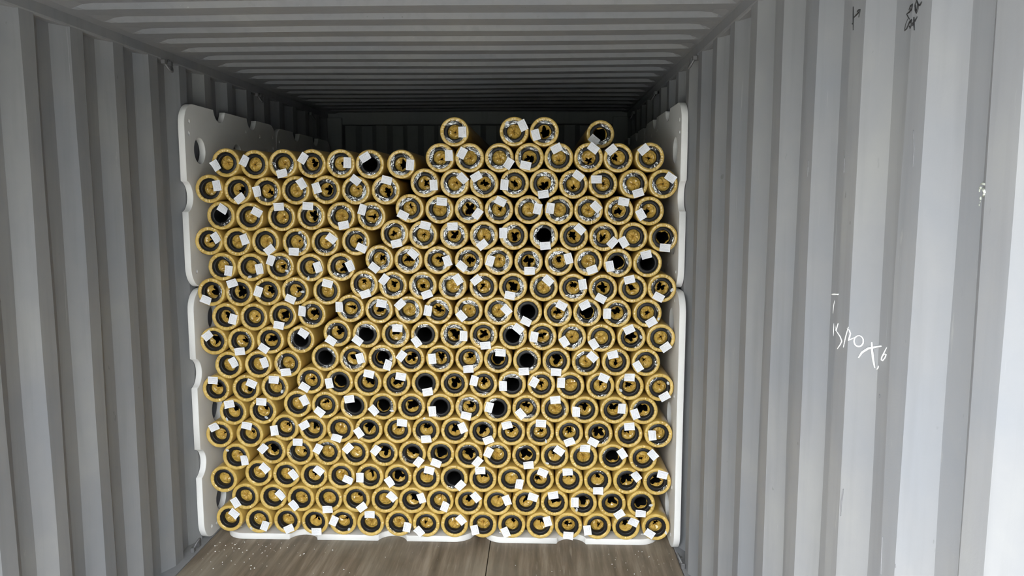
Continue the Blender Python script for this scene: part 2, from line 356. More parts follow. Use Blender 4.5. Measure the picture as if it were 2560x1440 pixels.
# ---------------------------------------------------------------- marks on the right wall
def strokes(name, data, mat, flat=.35):
    v, f = [], []
    for wd, pl in data:
        pts = [(W + depth_at(y, PHR) - .0002, y, z) for y, z in pl]
        n = len(pts); rad = [wd * (.55 + .45 * math.sin(math.pi * min(1, (i + .6) / n))) for i in range(n)]
        if len(pts) > 1: tube_vf(pts, rad, 6, (v, f))
    link(name, mesh(name, v, f, mat, True), wall_right)
CHALK=[(0.0022, [(1.9, 1.5103), (1.8918, 1.5113), (1.8836, 1.5124), (1.8755, 1.5134), (1.8674, 1.5144), (1.765, 1.5273)]), (0.0009, [(1.8784, 1.4985), (1.8793, 1.4954), (1.8802, 1.4923), (1.8811, 1.4893), (1.882, 1.4862), (1.8829, 1.4831), (1.8834, 1.4796), (1.8838, 1.4761), (1.8843, 1.4726), (1.8847, 1.4691), (1.8852, 1.4656)]), (0.001, [(1.8763, 1.4433), (1.8761, 1.4401), (1.8758, 1.4369), (1.8756, 1.4337), (1.8754, 1.4305), (1.8752, 1.4273), (1.8751, 1.4243), (1.875, 1.4212), (1.8749, 1.4182), (1.8748, 1.4152), (1.8748, 1.4121)]), (0.001, [(1.8685, 1.4408), (1.8667, 1.4375), (1.8649, 1.4343), (1.8632, 1.4311), (1.7668, 1.4441), (1.7652, 1.4471), (1.7635, 1.4501), (1.7619, 1.453), (1.7603, 1.456), (1.7586, 1.4589), (1.757, 1.4619)]), (0.0011, [(1.7668, 1.4441), (1.7624, 1.4425), (1.758, 1.4409), (1.7537, 1.4393), (1.7493, 1.4377), (1.745, 1.4361), (1.7407, 1.4346), (1.7373, 1.4319), (1.734, 1.4293), (1.7306, 1.4267), (1.7332, 1.4236), (1.7358, 1.4204), (1.7385, 1.4173), (1.7426, 1.414), (1.7468, 1.4108), (1.7509, 1.4075), (1.7551, 1.4042)]), (0.0009, [(1.698, 1.4639), (1.6995, 1.461), (1.701, 1.458), (1.7025, 1.4551), (1.704, 1.4521), (1.7056, 1.4491), (1.7071, 1.4461), (1.7086, 1.4431), (1.7101, 1.4402), (1.7114, 1.437), (1.7126, 1.4338), (1.7139, 1.4306), (1.7151, 1.4275), (1.7164, 1.4243), (1.7176, 1.4211), (1.7189, 1.4179), (1.7201, 1.4147)]), (0.0012, [(1.706, 1.4591), (1.6994, 1.4585), (1.6946, 1.4576), (1.6936, 1.4552), (1.6925, 1.4529), (1.6915, 1.4504), (1.6921, 1.4469), (1.6928, 1.4433), (1.6937, 1.4406), (1.6944, 1.4379), (1.6952, 1.4351), (1.6925, 1.4368), (1.6899, 1.4384), (1.6873, 1.4401), (1.6847, 1.4417), (1.6821, 1.4433), (1.6795, 1.445)]), (0.0015, [(1.6726, 1.4496), (1.6756, 1.4484), (1.6783, 1.4462), (1.6806, 1.4432), (1.6818, 1.4398), (1.6822, 1.4361), (1.6815, 1.4327), (1.6801, 1.4296), (1.6777, 1.4274), (1.6749, 1.4262), (1.6717, 1.426), (1.6685, 1.427), (1.6655, 1.429), (1.6633, 1.4317), (1.6617, 1.435), (1.6612, 1.4386), (1.6614, 1.4422), (1.6627, 1.4453), (1.6647, 1.4478), (1.6675, 1.4493), (1.6705, 1.4499), (1.6738, 1.4493)]), (0.0022, [(1.67, 1.4016), (1.6684, 1.4044), (1.6671, 1.407), (1.6656, 1.4097), (1.6642, 1.4124), (1.6627, 1.4151), (1.6604, 1.417), (1.6582, 1.4188), (1.6561, 1.4207), (1.6539, 1.4225), (1.6517, 1.4244), (1.6495, 1.4262), (1.6466, 1.4274), (1.6437, 1.4285), (1.6407, 1.4297), (1.6379, 1.4308), (1.6351, 1.4319), (1.6322, 1.433), (1.6294, 1.4341), (1.6232, 1.4359), (1.6151, 1.4381)]), (0.0021, [(1.6425, 1.441), (1.6422, 1.4383), (1.6419, 1.4356), (1.6416, 1.4328), (1.6413, 1.4301), (1.6409, 1.4274), (1.6408, 1.4246), (1.6403, 1.422), (1.6397, 1.4194), (1.6394, 1.4168), (1.6388, 1.4142), (1.6385, 1.4115), (1.6379, 1.4089), (1.6374, 1.4063), (1.637, 1.4037), (1.6363, 1.4011), (1.6355, 1.3984), (1.6348, 1.3958), (1.6342, 1.3932), (1.6334, 1.3905), (1.6327, 1.3879)]), (0.001, [(1.6226, 1.3944), (1.6239, 1.3899), (1.6284, 1.3856)]), (0.0013, [(1.5897, 1.4398), (1.5921, 1.4369), (1.5944, 1.434), (1.5968, 1.4311), (1.5991, 1.4282), (1.6015, 1.4252), (1.6039, 1.4223), (1.6062, 1.4193), (1.6086, 1.4164), (1.6095, 1.4133), (1.6104, 1.4102), (1.6041, 1.4096), (1.6008, 1.4124), (1.5975, 1.4151), (1.5942, 1.4178), (1.5919, 1.4217), (1.5897, 1.4255), (1.5962, 1.4255), (1.6008, 1.4225), (1.6053, 1.4195)])]
MARKER=[(0.0011, [(1.7606, 2.1537), (1.76, 2.1508), (1.7594, 2.1479), (1.7588, 2.1449), (1.7582, 2.142), (1.7577, 2.1391), (1.7571, 2.1362), (1.7565, 2.1332), (1.7559, 2.1303), (1.7557, 2.1276), (1.7556, 2.1249), (1.7554, 2.1223), (1.7552, 2.1196), (1.755, 2.1169), (1.7548, 2.1142), (1.7547, 2.1115), (1.7545, 2.1088), (1.7543, 2.1061), (1.7541, 2.1034)]), (0.0009, [(1.7615, 2.1183), (1.7554, 2.117)]), (0.0011, [(1.7535, 2.1298), (1.7472, 2.1311), (1.741, 2.1325), (1.7365, 2.1332), (1.732, 2.134), (1.7277, 2.136), (1.7234, 2.1379)]), (0.0011, [(1.7372, 2.1383), (1.7317, 2.1401), (1.7216, 2.1381), (1.7225, 2.1356), (1.7234, 2.133), (1.7243, 2.1305), (1.7258, 2.1275), (1.7274, 2.1245)]), (0.0011, [(1.5764, 2.1047), (1.5746, 2.1066), (1.5727, 2.1085), (1.5709, 2.1104), (1.4878, 2.0928), (1.4846, 2.0935), (1.485, 2.0906), (1.4855, 2.0876), (1.4881, 2.0859), (1.5705, 2.1021), (1.5732, 2.1003), (1.5789, 2.0996), (1.5847, 2.0988), (1.582, 2.0958), (1.5794, 2.0927), (1.5758, 2.0895), (1.5723, 2.0863)]), (0.0012, [(1.4685, 2.0969), (1.4699, 2.0949), (1.4713, 2.0928), (1.4726, 2.0907), (1.4721, 2.0881), (1.4716, 2.0855), (1.471, 2.0829), (1.4705, 2.0803), (1.4685, 2.0776), (1.4665, 2.0749), (1.4652, 2.0768), (1.4638, 2.0788), (1.4624, 2.0808), (1.4625, 2.0833), (1.4625, 2.0858), (1.4626, 2.0883), (1.4645, 2.0912), (1.4665, 2.0941), (1.4685, 2.0969)]), (0.0011, [(1.4626, 2.0883), (1.4557, 2.0852), (1.4535, 2.0866), (1.4513, 2.0879), (1.4491, 2.0893)]), (0.001, [(1.5789, 2.0885), (1.5804, 2.0867), (1.582, 2.0849), (1.5836, 2.0831), (1.5852, 2.0813), (1.5868, 2.0795), (1.5872, 2.0773), (1.5877, 2.0751), (1.5881, 2.0729), (1.5886, 2.0707), (1.589, 2.0685), (1.5846, 2.0696), (1.5802, 2.0708), (1.5784, 2.0727), (1.5765, 2.0746), (1.5747, 2.0766), (1.5728, 2.0785), (1.571, 2.0804), (1.4894, 2.0654), (1.4845, 2.0666), (1.4844, 2.0641), (1.4843, 2.0616), (1.4842, 2.0591), (1.4841, 2.0565), (1.4863, 2.0543), (1.4886, 2.0521), (1.5715, 2.073)]), (0.001, [(1.4757, 2.0693), (1.4752, 2.0669), (1.4748, 2.0645), (1.4743, 2.0621), (1.4738, 2.0597), (1.4734, 2.0573), (1.4729, 2.0549), (1.4724, 2.0525), (1.4719, 2.0502), (1.4715, 2.0478), (1.471, 2.0454)]), (0.001, [(1.4797, 2.0548), (1.4791, 2.057), (1.4786, 2.0592), (1.4746, 2.0603), (1.4706, 2.0613), (1.4681, 2.0632), (1.4656, 2.0651), (1.4631, 2.0669)])]
DRIP=[(0.004, [(1.2861, 1.7675), (1.2818, 1.7681), (1.2247, 1.766)]), (0.005, [(1.2888, 1.7619), (1.2854, 1.7613), (1.282, 1.7606)]), (0.005, [(1.282, 1.7606), (1.2799, 1.759), (1.2378, 1.7571), (1.211, 1.7553), (1.2096, 1.7524)]), (0.004, [(1.2875, 1.7607), (1.288, 1.7586), (1.2885, 1.7566), (1.2889, 1.7545)]), (0.0035, [(1.2106, 1.7518), (1.2259, 1.7498), (1.2665, 1.7476)]), (0.005, [(1.2847, 1.747), (1.2838, 1.7445), (1.2829, 1.742)]), (0.003, [(1.2828, 1.7408), (1.2842, 1.7389), (1.2856, 1.737)]), (0.003, [(1.2866, 1.7358), (1.2866, 1.7336), (1.2866, 1.7314)]), (0.0012, [(1.2882, 1.7308), (1.2887, 1.7284), (1.2893, 1.7261), (1.2898, 1.7237), (1.2904, 1.7213), (1.2906, 1.7193), (1.2908, 1.7172), (1.2911, 1.7151), (1.2913, 1.7131), (1.2915, 1.711), (1.2917, 1.7089), (1.2919, 1.7068)])]
SCUFF=[(0.0012, [(2.0033, 1.838), (2.0032, 1.8345), (2.0032, 1.8311), (2.0031, 1.8276), (2.0031, 1.8242), (2.0031, 1.8207), (2.003, 1.8172), (2.0032, 1.8138), (2.0033, 1.8103), (2.0035, 1.8069), (2.0037, 1.8034), (2.0038, 1.7999), (2.004, 1.7965)]), (0.0016, [(2.0011, 1.8213), (2.0014, 1.818), (2.0017, 1.8147), (2.002, 1.8114), (2.0023, 1.8081), (2.0026, 1.8047)]), (0.0012, [(1.8664, 1.8548), (1.8656, 1.8516), (1.8649, 1.8483), (1.8641, 1.8451), (1.8634, 1.8418), (1.8626, 1.8386), (1.7673, 1.831), (1.7673, 1.8282), (1.7672, 1.8253), (1.7672, 1.8225), (1.7672, 1.8197), (1.7672, 1.8169), (1.7672, 1.814), (1.7672, 1.8112), (1.7671, 1.8084), (1.7671, 1.8056), (1.7671, 1.8027), (1.7671, 1.7999)]), (0.0008, [(1.4527, 1.8667), (1.4522, 1.8645), (1.4517, 1.8622), (1.4512, 1.8599), (1.4507, 1.8577), (1.4502, 1.8554), (1.4498, 1.8532), (1.4493, 1.8509), (1.4488, 1.8486), (1.4483, 1.8464), (1.4478, 1.8441), (1.4473, 1.8419), (1.4469, 1.8396), (1.4464, 1.8374), (1.4459, 1.8351), (1.4454, 1.8329), (1.4449, 1.8306), (1.445, 1.8283), (1.445, 1.8261), (1.4451, 1.8238), (1.4451, 1.8215), (1.4452, 1.8192), (1.4452, 1.8169), (1.4453, 1.8146), (1.4453, 1.8124), (1.4454, 1.8101), (1.4454, 1.8078), (1.4455, 1.8055), (1.4455, 1.8032), (1.4456, 1.8009)]), (0.0012, [(1.6108, 1.3368), (1.6104, 1.3334), (1.6099, 1.33)]), (0.0012, [(1.4804, 1.0834), (1.4803, 1.081), (1.4802, 1.0785), (1.4802, 1.0761), (1.4801, 1.0737), (1.48, 1.0713), (1.4799, 1.0688), (1.4798, 1.0664), (1.4797, 1.064), (1.4796, 1.0615), (1.4796, 1.0591), (1.4795, 1.0567), (1.4794, 1.0542), (1.4793, 1.0518), (1.4792, 1.0494), (1.4791, 1.0469), (1.479, 1.0444), (1.4789, 1.042), (1.4788, 1.0395), (1.4787, 1.037), (1.4786, 1.0346), (1.4785, 1.0321), (1.4784, 1.0296), (1.4783, 1.0272), (1.4782, 1.0247), (1.4781, 1.0222), (1.478, 1.0197), (1.4779, 1.0173), (1.4778, 1.0148), (1.4777, 1.0123), (1.4776, 1.0098), (1.4775, 1.0074)]), (0.0014, [(1.6893, 1.1), (1.6896, 1.0969), (1.6899, 1.0939), (1.69, 1.091), (1.6903, 1.0879), (1.6906, 1.0849), (1.6909, 1.0819), (1.6913, 1.0789), (1.6916, 1.0758), (1.6919, 1.0728), (1.6922, 1.0698), (1.6925, 1.0667), (1.6926, 1.0637), (1.6927, 1.0609), (1.6926, 1.0582), (1.6925, 1.0554), (1.6926, 1.0526), (1.6925, 1.0498), (1.6924, 1.047), (1.6925, 1.0442), (1.6924, 1.0414), (1.6923, 1.0387), (1.6922, 1.0359)]), (0.0012, [(1.4218, 1.0567), (1.421, 1.0546), (1.4201, 1.0526), (1.4192, 1.0505)])]
ROLLS=[
(1,0,0.1399,3.642,0.1568,0.028,0.030,-38,0.3,-0.2,0.25,0),
(1,1,0.2876,3.640,0.1504,0.034,-0.022,68,0,0,0,0),
(1,2,0.4293,3.642,0.1499,0.011,-0.038,26,0,-0.3,0.1,0),
(1,3,0.5684,3.641,0.1472,0.010,-0.046,2,0.2,-0.4,0.35,0),
(1,4,0.7079,3.641,0.1478,-0.042,0.009,65,0.4,-0.2,0.2,0.2),
(1,5,0.8459,3.639,0.1445,0.000,0.050,-2,0,0,0,0.1),
(1,6,0.9855,3.642,0.1445,0.043,-0.015,78,0,0,0,0.3),
(1,7,1.1217,3.638,0.1445,-0.032,-0.032,-50,-0.2,0.1,0.2,0),
(1,8,1.2616,3.639,0.1445,0.034,0.028,-48,0,0,0,0),
(1,9,1.4020,3.640,0.1445,-0.039,-0.022,-78,0,0,0,0),
(1,10,1.5435,3.641,0.1445,-0.030,-0.033,-65,0.2,-0.4,0.3,0.1),
(1,11,1.6826,3.639,0.1445,0.036,0.027,-75,0.1,-0.4,0.35,0),
(1,12,1.8215,3.641,0.1445,-0.001,-0.045,-5,-0.1,0,0.3,0.1),
(1,13,1.9625,3.642,0.1445,-0.049,-0.016,-82,0.2,0.1,0.2,0),
(1,14,2.1022,3.639,0.1445,0.033,0.029,-25,0,-0.3,0.45,0.2),
(1,15,2.2463,3.640,0.1445,-0.031,-0.028,-33,0,-0.3,0.3,0),
(2,0,0.2246,3.638,0.2728,-0.045,-0.028,-60,0,0,0,0),
(2,1,0.3637,3.640,0.2706,0.042,0.017,-45,0.1,-0.3,0.25,0),
(2,2,0.5021,3.638,0.2668,-0.032,-0.032,-50,0.2,0,0.1,0),
(2,3,0.6400,3.642,0.2654,-0.003,-0.049,2,0,0,0,0.1),
(2,4,0.7779,3.640,0.2661,0.029,-0.037,38,0.4,-0.4,0.3,0),
(2,5,0.9183,3.642,0.2630,0.039,0.023,-45,0,0,0,0),
(2,6,1.0549,3.641,0.2628,0.047,0.017,-70,0.2,-0.3,0.65,0.1),
(2,7,1.1917,3.641,0.2609,0.025,-0.022,70,0.1,-0.5,0.12,0),
(2,8,1.3318,3.639,0.2608,0.037,0.028,-50,0,-0.1,0.45,0.3),
(2,9,1.4727,3.638,0.2604,0.048,0.017,-68,0.2,-0.5,0.15,0),
(2,10,1.6130,3.640,0.2611,0.034,0.032,-20,0.1,-0.4,0.4,0.1),
(2,11,1.7525,3.639,0.2615,-0.007,0.043,8,0,-0.3,0.7,0.2),
(2,12,1.8920,3.641,0.2606,-0.041,0.009,90,0,-0.4,0.7,0.2),
(2,13,2.0323,3.640,0.2610,0.035,-0.048,35,0,-0.3,0.7,0.1),
(2,14,2.1731,3.640,0.2603,-0.003,-0.043,-2,0,-0.1,0.9,0.2),
(3,0,0.1189,3.642,0.3581,None,0,0,0.5,-0.4,0.25,0),
(3,1,0.2951,3.640,0.3924,0.037,0.031,-43,0,0,0,0),
(3,2,0.4337,3.638,0.3870,0.040,0.005,-52,0,0,0,0),
(3,3,0.5705,3.639,0.3841,0.029,0.031,-40,0.2,-0.3,0.6,0),
(3,4,0.7067,3.640,0.3838,0.035,-0.015,-24,0,0,0,0),
(3,5,0.8479,3.640,0.3825,-0.046,0.000,88,0.1,-0.4,0.3,0),
(3,6,0.9867,3.641,0.3803,-0.040,-0.020,-55,-0.1,-0.2,0.75,0.1),
(3,7,1.1253,3.640,0.3794,0.017,0.043,-12,0.1,-0.5,0.4,0),
(3,8,1.2619,3.641,0.3772,0.032,-0.030,45,0,0,1,0.4),
(3,9,1.4024,3.640,0.3767,-0.011,0.048,4,0.1,-0.3,0.45,0.2),
(3,10,1.5419,3.640,0.3773,0.039,-0.019,80,0,0,0,0),
(3,11,1.6822,3.641,0.3780,0.012,0.040,-22,-0.4,0,0.3,0.2),
(3,12,1.8231,3.639,0.3776,-0.008,0.045,4,0,-0.4,0.4,0.1),
(3,13,1.9619,3.640,0.3770,0.001,-0.047,0,0,-0.4,0.35,0.3),
(3,14,2.1031,3.640,0.3768,0.042,0.027,-52,0,-0.1,0.75,0.1),
(3,15,2.2483,3.641,0.3734,0.022,0.041,-14,0,-0.1,0.8,0.4),
(4,0,0.1876,3.639,0.4752,0.045,-0.013,-82,0.3,-0.3,0.12,0),
(4,1,0.3672,3.640,0.5075,-0.040,0.015,45,0.3,-0.3,0.7,0),
(4,2,0.5046,3.640,0.5028,-0.005,0.053,0,0.5,0.1,0.25,0.3),
(4,3,0.6407,3.642,0.5024,-0.042,0.022,60,0,0,0,0.3),
(4,4,0.7788,3.639,0.5031,-0.033,0.025,45,0,0,0,0.7),
(4,5,0.9200,3.641,0.5018,-0.037,0.019,50,0.1,-0.3,0.7,0.7),
(4,6,1.0592,3.639,0.5006,0.032,-0.036,52,0.2,-0.3,0.7,0.4),
(4,7,1.1978,3.640,0.5007,-0.021,-0.041,-22,0.1,-0.1,0.85,0.6),
(4,8,1.3341,3.639,0.4972,0.044,-0.031,50,0,-0.4,0.8,0.5),
(4,9,1.4731,3.642,0.4973,-0.041,0.018,65,0,0,0,0.4),
(4,10,1.6125,3.640,0.4975,0.013,-0.044,6,0,-0.1,0.8,0.5),
(4,11,1.7521,3.641,0.4963,0.021,0.031,-34,0,-0.3,0.4,0.3),
(4,12,1.8919,3.640,0.4947,0.006,0.046,-4,0,0,0,0.5),
(4,13,2.0326,3.642,0.4929,0.044,0.024,-55,0,0,0.9,0.5),
(4,14,2.1781,3.640,0.4901,0.045,0.022,-48,-0.2,0.3,0.2,0.3),
(5,0,0.1100,3.639,0.5872,-0.021,0.040,25,0.4,0,0.15,0),
(5,1,0.2596,3.640,0.5904,-0.008,0.046,-14,0.2,-0.1,0.2,0),
(5,2,0.4357,3.641,0.6247,-0.050,-0.012,-82,0.2,-0.3,0.25,0.5),
(5,3,0.5723,3.641,0.6205,-0.037,0.021,30,0.1,-0.3,0.45,0.3),
(5,4,0.7081,3.640,0.6203,-0.017,-0.041,-20,0,0,0,0),
(5,5,0.8479,3.638,0.6200,-0.045,-0.012,-55,0,-0.3,0.65,0.6),
(5,6,0.9888,3.640,0.6189,0.024,0.039,-6,0.1,-0.3,0.35,0.3),
(5,7,1.1273,3.639,0.6181,0.003,-0.038,6,0,-0.4,0.5,0.4),
(5,8,1.2670,3.641,0.6176,0.040,0.018,-65,0,-0.2,0.6,0.8),
(5,9,1.4034,3.642,0.6140,0.028,-0.037,22,0,-0.2,0.65,0.6),
(5,10,1.5426,3.640,0.6139,-0.021,0.038,14,0,-0.2,0.45,0.3),
(5,11,1.6818,3.640,0.6144,0.003,0.048,-4,0.1,0,0.25,0.6),
(5,12,1.8217,3.638,0.6129,0.001,-0.040,22,0,-0.1,0.4,0.3),
(5,13,1.9631,3.640,0.6107,-0.027,-0.038,-27,-0.05,-0.1,0.7,0.4),
(5,14,2.1062,3.639,0.6101,0.002,0.041,6,-0.2,-0.3,0.4,0.1),
(5,15,2.2488,3.640,0.6111,-0.031,-0.001,-83,0,0,0,0.3),
(6,0,0.1820,3.639,0.7023,-0.012,0.041,10,0.2,-0.3,0.4,0),
(6,1,0.3281,3.641,0.7076,0.000,0.049,-4,0.2,-0.2,0.35,0),
(6,2,0.5009,3.638,0.7438,0.039,0.022,-65,0,0,0,0),
(6,3,0.6372,3.638,0.7398,-0.024,-0.030,-37,0,-0.3,0.3,0),
(6,4,0.7778,3.641,0.7368,-0.020,0.036,8,0,0,1,0.8),
(6,5,0.9185,3.640,0.7360,-0.041,-0.016,-48,0,0,0.9,0.8),
(6,6,1.0583,3.640,0.7356,None,0,0,0.1,-0.2,0.8,0.7),
(6,7,1.1987,3.641,0.7351,-0.037,-0.018,-86,0,0,1,0.8),
(6,8,1.3380,3.640,0.7345,-0.014,-0.038,-12,0.2,-0.1,0.45,1.2),
(6,9,1.4738,3.641,0.7310,-0.038,0.009,75,0,0,1,1),
(6,10,1.6138,3.640,0.7320,-0.026,-0.024,-50,0,-0.3,0.45,1),
(6,11,1.7525,3.642,0.7304,0.001,0.048,6,0,0,0,0.5),
(6,12,1.8944,3.641,0.7278,-0.041,-0.007,90,0,-0.3,0.5,0.4),
(6,13,2.0359,3.639,0.7282,0.034,0.012,86,-0.1,-0.2,0.5,0.5),
(6,14,2.1760,3.639,0.7266,-0.041,-0.014,-70,-0.1,-0.1,0.65,0.3),
(7,0,0.1022,3.641,0.8155,-0.009,0.045,-2,0.2,-0.3,0.4,0),
(7,1,0.2504,3.639,0.8196,0.033,0.027,-24,0.3,0,0.6,0),
(7,2,0.3933,3.639,0.8267,-0.000,0.039,-3,0.2,-0.3,0.15,0.5),
(7,3,0.5686,3.640,0.8616,-0.025,-0.030,-32,0.2,-0.1,0.25,0.5),
(7,4,0.7094,3.640,0.8548,-0.047,-0.004,-80,0.1,-0.1,0.9,0.5),
(7,5,0.8482,3.640,0.8529,0.009,0.046,-14,0.1,-0.1,0.6,0.7),
(7,6,0.9879,3.640,0.8527,0.023,0.034,-10,0.1,-0.1,0.65,0.8),
(7,7,1.1277,3.639,0.8523,0.013,-0.039,12,0,0,1,0.7),
(7,8,1.2678,3.640,0.8520,None,0,0,0.1,0,0.65,0.7),
(7,9,1.4082,3.640,0.8507,-0.044,0.019,76,0,-0.2,0.4,0.8),
(7,10,1.5457,3.642,0.8501,-0.043,-0.006,90,0,0,1,1.5),
(7,11,1.6857,3.642,0.8486,-0.034,0.016,62,0,0,0.3,0.7),
(7,12,1.8253,3.640,0.8460,-0.045,0.017,88,0,0,0,0.2),
(7,13,1.9684,3.638,0.8460,0.014,0.043,-24,0.1,-0.3,0.25,0.3),
(7,14,2.1081,3.641,0.8441,-0.004,0.047,-2,-0.1,0,0.35,0.4),
(7,15,2.2503,3.641,0.8409,0.022,-0.041,30,0.1,-0.2,0.12,0.3),
(8,0,0.1696,3.641,0.9334,0.029,0.016,-62,0,0,0,0),
(8,1,0.3161,3.639,0.9385,0.036,0.012,-70,0.2,0,0.1,0),
(8,2,0.4611,3.638,0.9444,-0.007,-0.040,6,0,0,0,1.5),
(8,3,0.6437,3.640,0.9747,None,0,0,0,0,1,1),
(8,4,0.7803,3.638,0.9706,0.037,0.004,-75,0.2,-0.1,0.6,1),
(8,5,0.9195,3.641,0.9727,0.030,-0.030,72,0,0,0.9,1.5),
(8,6,1.0582,3.641,0.9719,-0.042,0.016,52,0.1,-0.1,0.6,0.7),
(8,7,1.1991,3.640,0.9731,-0.035,0.002,-84,0.1,-0.2,0.45,1),
(8,8,1.3397,3.642,0.9726,-0.003,-0.047,3,0.2,-0.3,0.4,1),
(8,9,1.4776,3.639,0.9719,0.014,0.036,-4,0,0,0.9,1),
(8,10,1.6172,3.642,0.9659,-0.015,-0.050,4,0,0,1,1.5),
(8,11,1.7578,3.640,0.9639,-0.002,-0.049,-4,0,-0.2,0.7,0.7),
(8,12,1.8982,3.641,0.9622,0.030,0.027,-42,0,0.1,0.1,1),
(8,13,2.0408,3.641,0.9625,-0.017,0.038,16,0,0.3,0.3,0.3),
(8,14,2.1826,3.642,0.9614,-0.038,-0.017,-57,-0.2,-0.2,0.15,0.5),
(9,0,0.1015,3.642,1.0510,-0.024,0.029,38,0.3,-0.2,0.65,0),
(9,1,0.2374,3.638,1.0511,-0.003,-0.046,6,0.3,0,0.35,0.3),
(9,2,0.3799,3.638,1.0584,-0.030,-0.038,-35,0.1,-0.1,0.55,0.3),
(9,3,0.5278,3.640,1.0627,0.018,0.033,-32,0,0,1,1),
(9,4,0.7060,3.638,1.0954,-0.027,-0.035,-35,0.2,-0.2,0.55,1.5),
(9,5,0.8460,3.641,1.0895,-0.039,-0.028,-38,0,0,1,1.5),
(9,6,0.9870,3.640,1.0905,0.012,0.032,-3,0,-0.3,0.6,1.5),
(9,7,1.1269,3.641,1.0891,-0.037,-0.032,-55,0,0,1,1.5),
(9,8,1.2690,3.640,1.0895,0.046,-0.003,88,0.05,0,0.65,2),
(9,9,1.4091,3.639,1.0893,0.011,-0.048,6,0,0,0.5,1.5),
(9,10,1.5505,3.642,1.0864,0.025,0.036,-38,0,0,1,1),
(9,11,1.6907,3.641,1.0838,-0.040,-0.000,80,-0.1,0,0.4,1.5),
(9,12,1.8313,3.638,1.0819,-0.037,-0.020,-57,0,0.1,0.12,1),
(9,13,1.9697,3.638,1.0792,-0.037,-0.027,-57,0,0,0,0.5),
(9,14,2.1124,3.641,1.0811,-0.013,0.040,26,0,0,0.65,0.7),
(9,15,2.2505,3.639,1.0800,0.021,-0.041,36,0.1,0,0.15,0.3),
(10,0,0.1659,3.640,1.1706,0.039,-0.009,75,0.2,-0.1,0.6,0.2),
(10,1,0.3027,3.641,1.1701,None,0,0,0.1,0,0.12,0),
(10,2,0.4443,3.639,1.1779,-0.017,-0.045,-12,0.1,0,0.55,0.5),
(10,3,0.5857,3.642,1.1855,-0.043,0.017,82,0.2,-0.1,0.6,1),
(10,4,0.7716,3.641,1.2143,-0.050,0.009,90,0.3,-0.1,0.3,1),
(10,5,0.9105,3.640,1.2090,0.016,0.032,-10,0.1,0,0.55,1.5),
(10,6,1.0534,3.639,1.2090,-0.039,0.028,42,0,0,0,2),
(10,7,1.1946,3.640,1.2068,-0.048,0.001,80,0.1,0,0.4,1.5),
(10,8,1.3390,3.641,1.2058,-0.033,-0.023,-48,0.1,-0.1,0.1,1.5),
(10,9,1.4808,3.642,1.2046,0.039,0.008,-48,0,0,0,2),
(10,10,1.6210,3.638,1.2025,-0.008,-0.044,-26,0,0,1,0.7),
(10,11,1.7627,3.639,1.1991,0.017,0.036,-28,0,0,0.4,1.2),
(10,12,1.9022,3.641,1.1997,-0.013,0.037,28,0,0,0.9,2),
(10,13,2.0414,3.641,1.1968,-0.047,0.001,88,0,-0.2,0.5,1),
(10,14,2.1844,3.638,1.1986,0.018,-0.040,32,0.1,0,0.25,0.3),
(11,0,0.1015,3.641,1.2902,-0.023,-0.036,-22,0.2,-0.1,0.6,0.3),
(11,1,0.2373,3.641,1.2891,-0.027,0.046,17,0,0,0.65,0.3),
(11,2,0.3730,3.641,1.2934,-0.040,0.002,70,0.25,-0.1,0.5,0.5),
(11,3,0.5088,3.639,1.2974,-0.020,-0.037,-24,0.3,-0.1,0.35,0.7),
(11,4,0.6614,3.640,1.2983,0.007,0.037,-14,0,0,0,0.7),
(11,5,0.8411,3.639,1.3310,0.009,-0.045,18,-0.1,-0.3,0.3,1.7),
(11,6,0.9791,3.641,1.3262,-0.039,0.029,52,0,-0.1,0.35,2),
(11,7,1.1215,3.639,1.3265,0.022,-0.041,20,-0.1,0.2,0.3,2),
(11,8,1.2635,3.639,1.3238,0.027,0.033,-58,0,0,0,2),
(11,9,1.4105,3.642,1.3219,-0.033,0.033,38,-0.1,-0.1,0.25,1),
(11,10,1.5501,3.642,1.3214,-0.014,-0.040,-9,0,0,0.6,1.5),
(11,11,1.6955,3.642,1.3195,0.020,0.034,-42,0,0,0,1.5),
(11,12,1.8343,3.641,1.3179,0.044,0.017,-80,0,-0.3,0.4,1.5),
(11,13,1.9747,3.638,1.3151,-0.011,-0.045,-28,0,-0.05,0.6,0.7),
(11,14,2.1144,3.638,1.3149,-0.018,0.044,14,-0.2,-0.1,0.4,0.7),
(11,15,2.2505,3.640,1.3172,-0.017,-0.040,-28,-0.05,-0.1,0.5,0.5),
(12,0,0.1593,3.641,1.4130,0.035,-0.018,80,0.4,0.2,0.3,0.5),
(12,1,0.2978,3.642,1.4107,0.046,-0.007,-80,0,0,0,0.5),
(12,2,0.4401,3.641,1.4146,-0.040,0.031,68,0.15,0.1,0.3,1),
(12,3,0.5844,3.642,1.4102,0.041,0.003,-72,0.3,0.1,0.5,0.5),
(12,4,0.7326,3.639,1.4140,0.047,0.005,-65,0.3,0.1,0.55,1),
(12,5,0.9169,3.639,1.4510,-0.022,-0.039,-38,0.2,-0.1,0.35,2),
(12,6,1.0551,3.639,1.4479,0.025,0.030,-42,-0.1,-0.1,0.5,2),
(12,7,1.1957,3.639,1.4469,0.046,-0.003,-70,0.3,-0.1,0.45,2.5),
(12,8,1.3421,3.639,1.4452,-0.032,-0.025,-40,0.1,0,0.45,2.5),
(12,9,1.4820,3.638,1.4441,-0.038,0.002,73,0.1,-0.2,0.12,2),
(12,10,1.6237,3.640,1.4410,0.005,-0.042,1,0,0,0.6,2),
(12,11,1.7665,3.638,1.4421,0.044,0.015,-75,0,-0.2,0.35,1.5),
(12,12,1.9046,3.640,1.4417,0.017,-0.037,20,0,0,0,1.5),
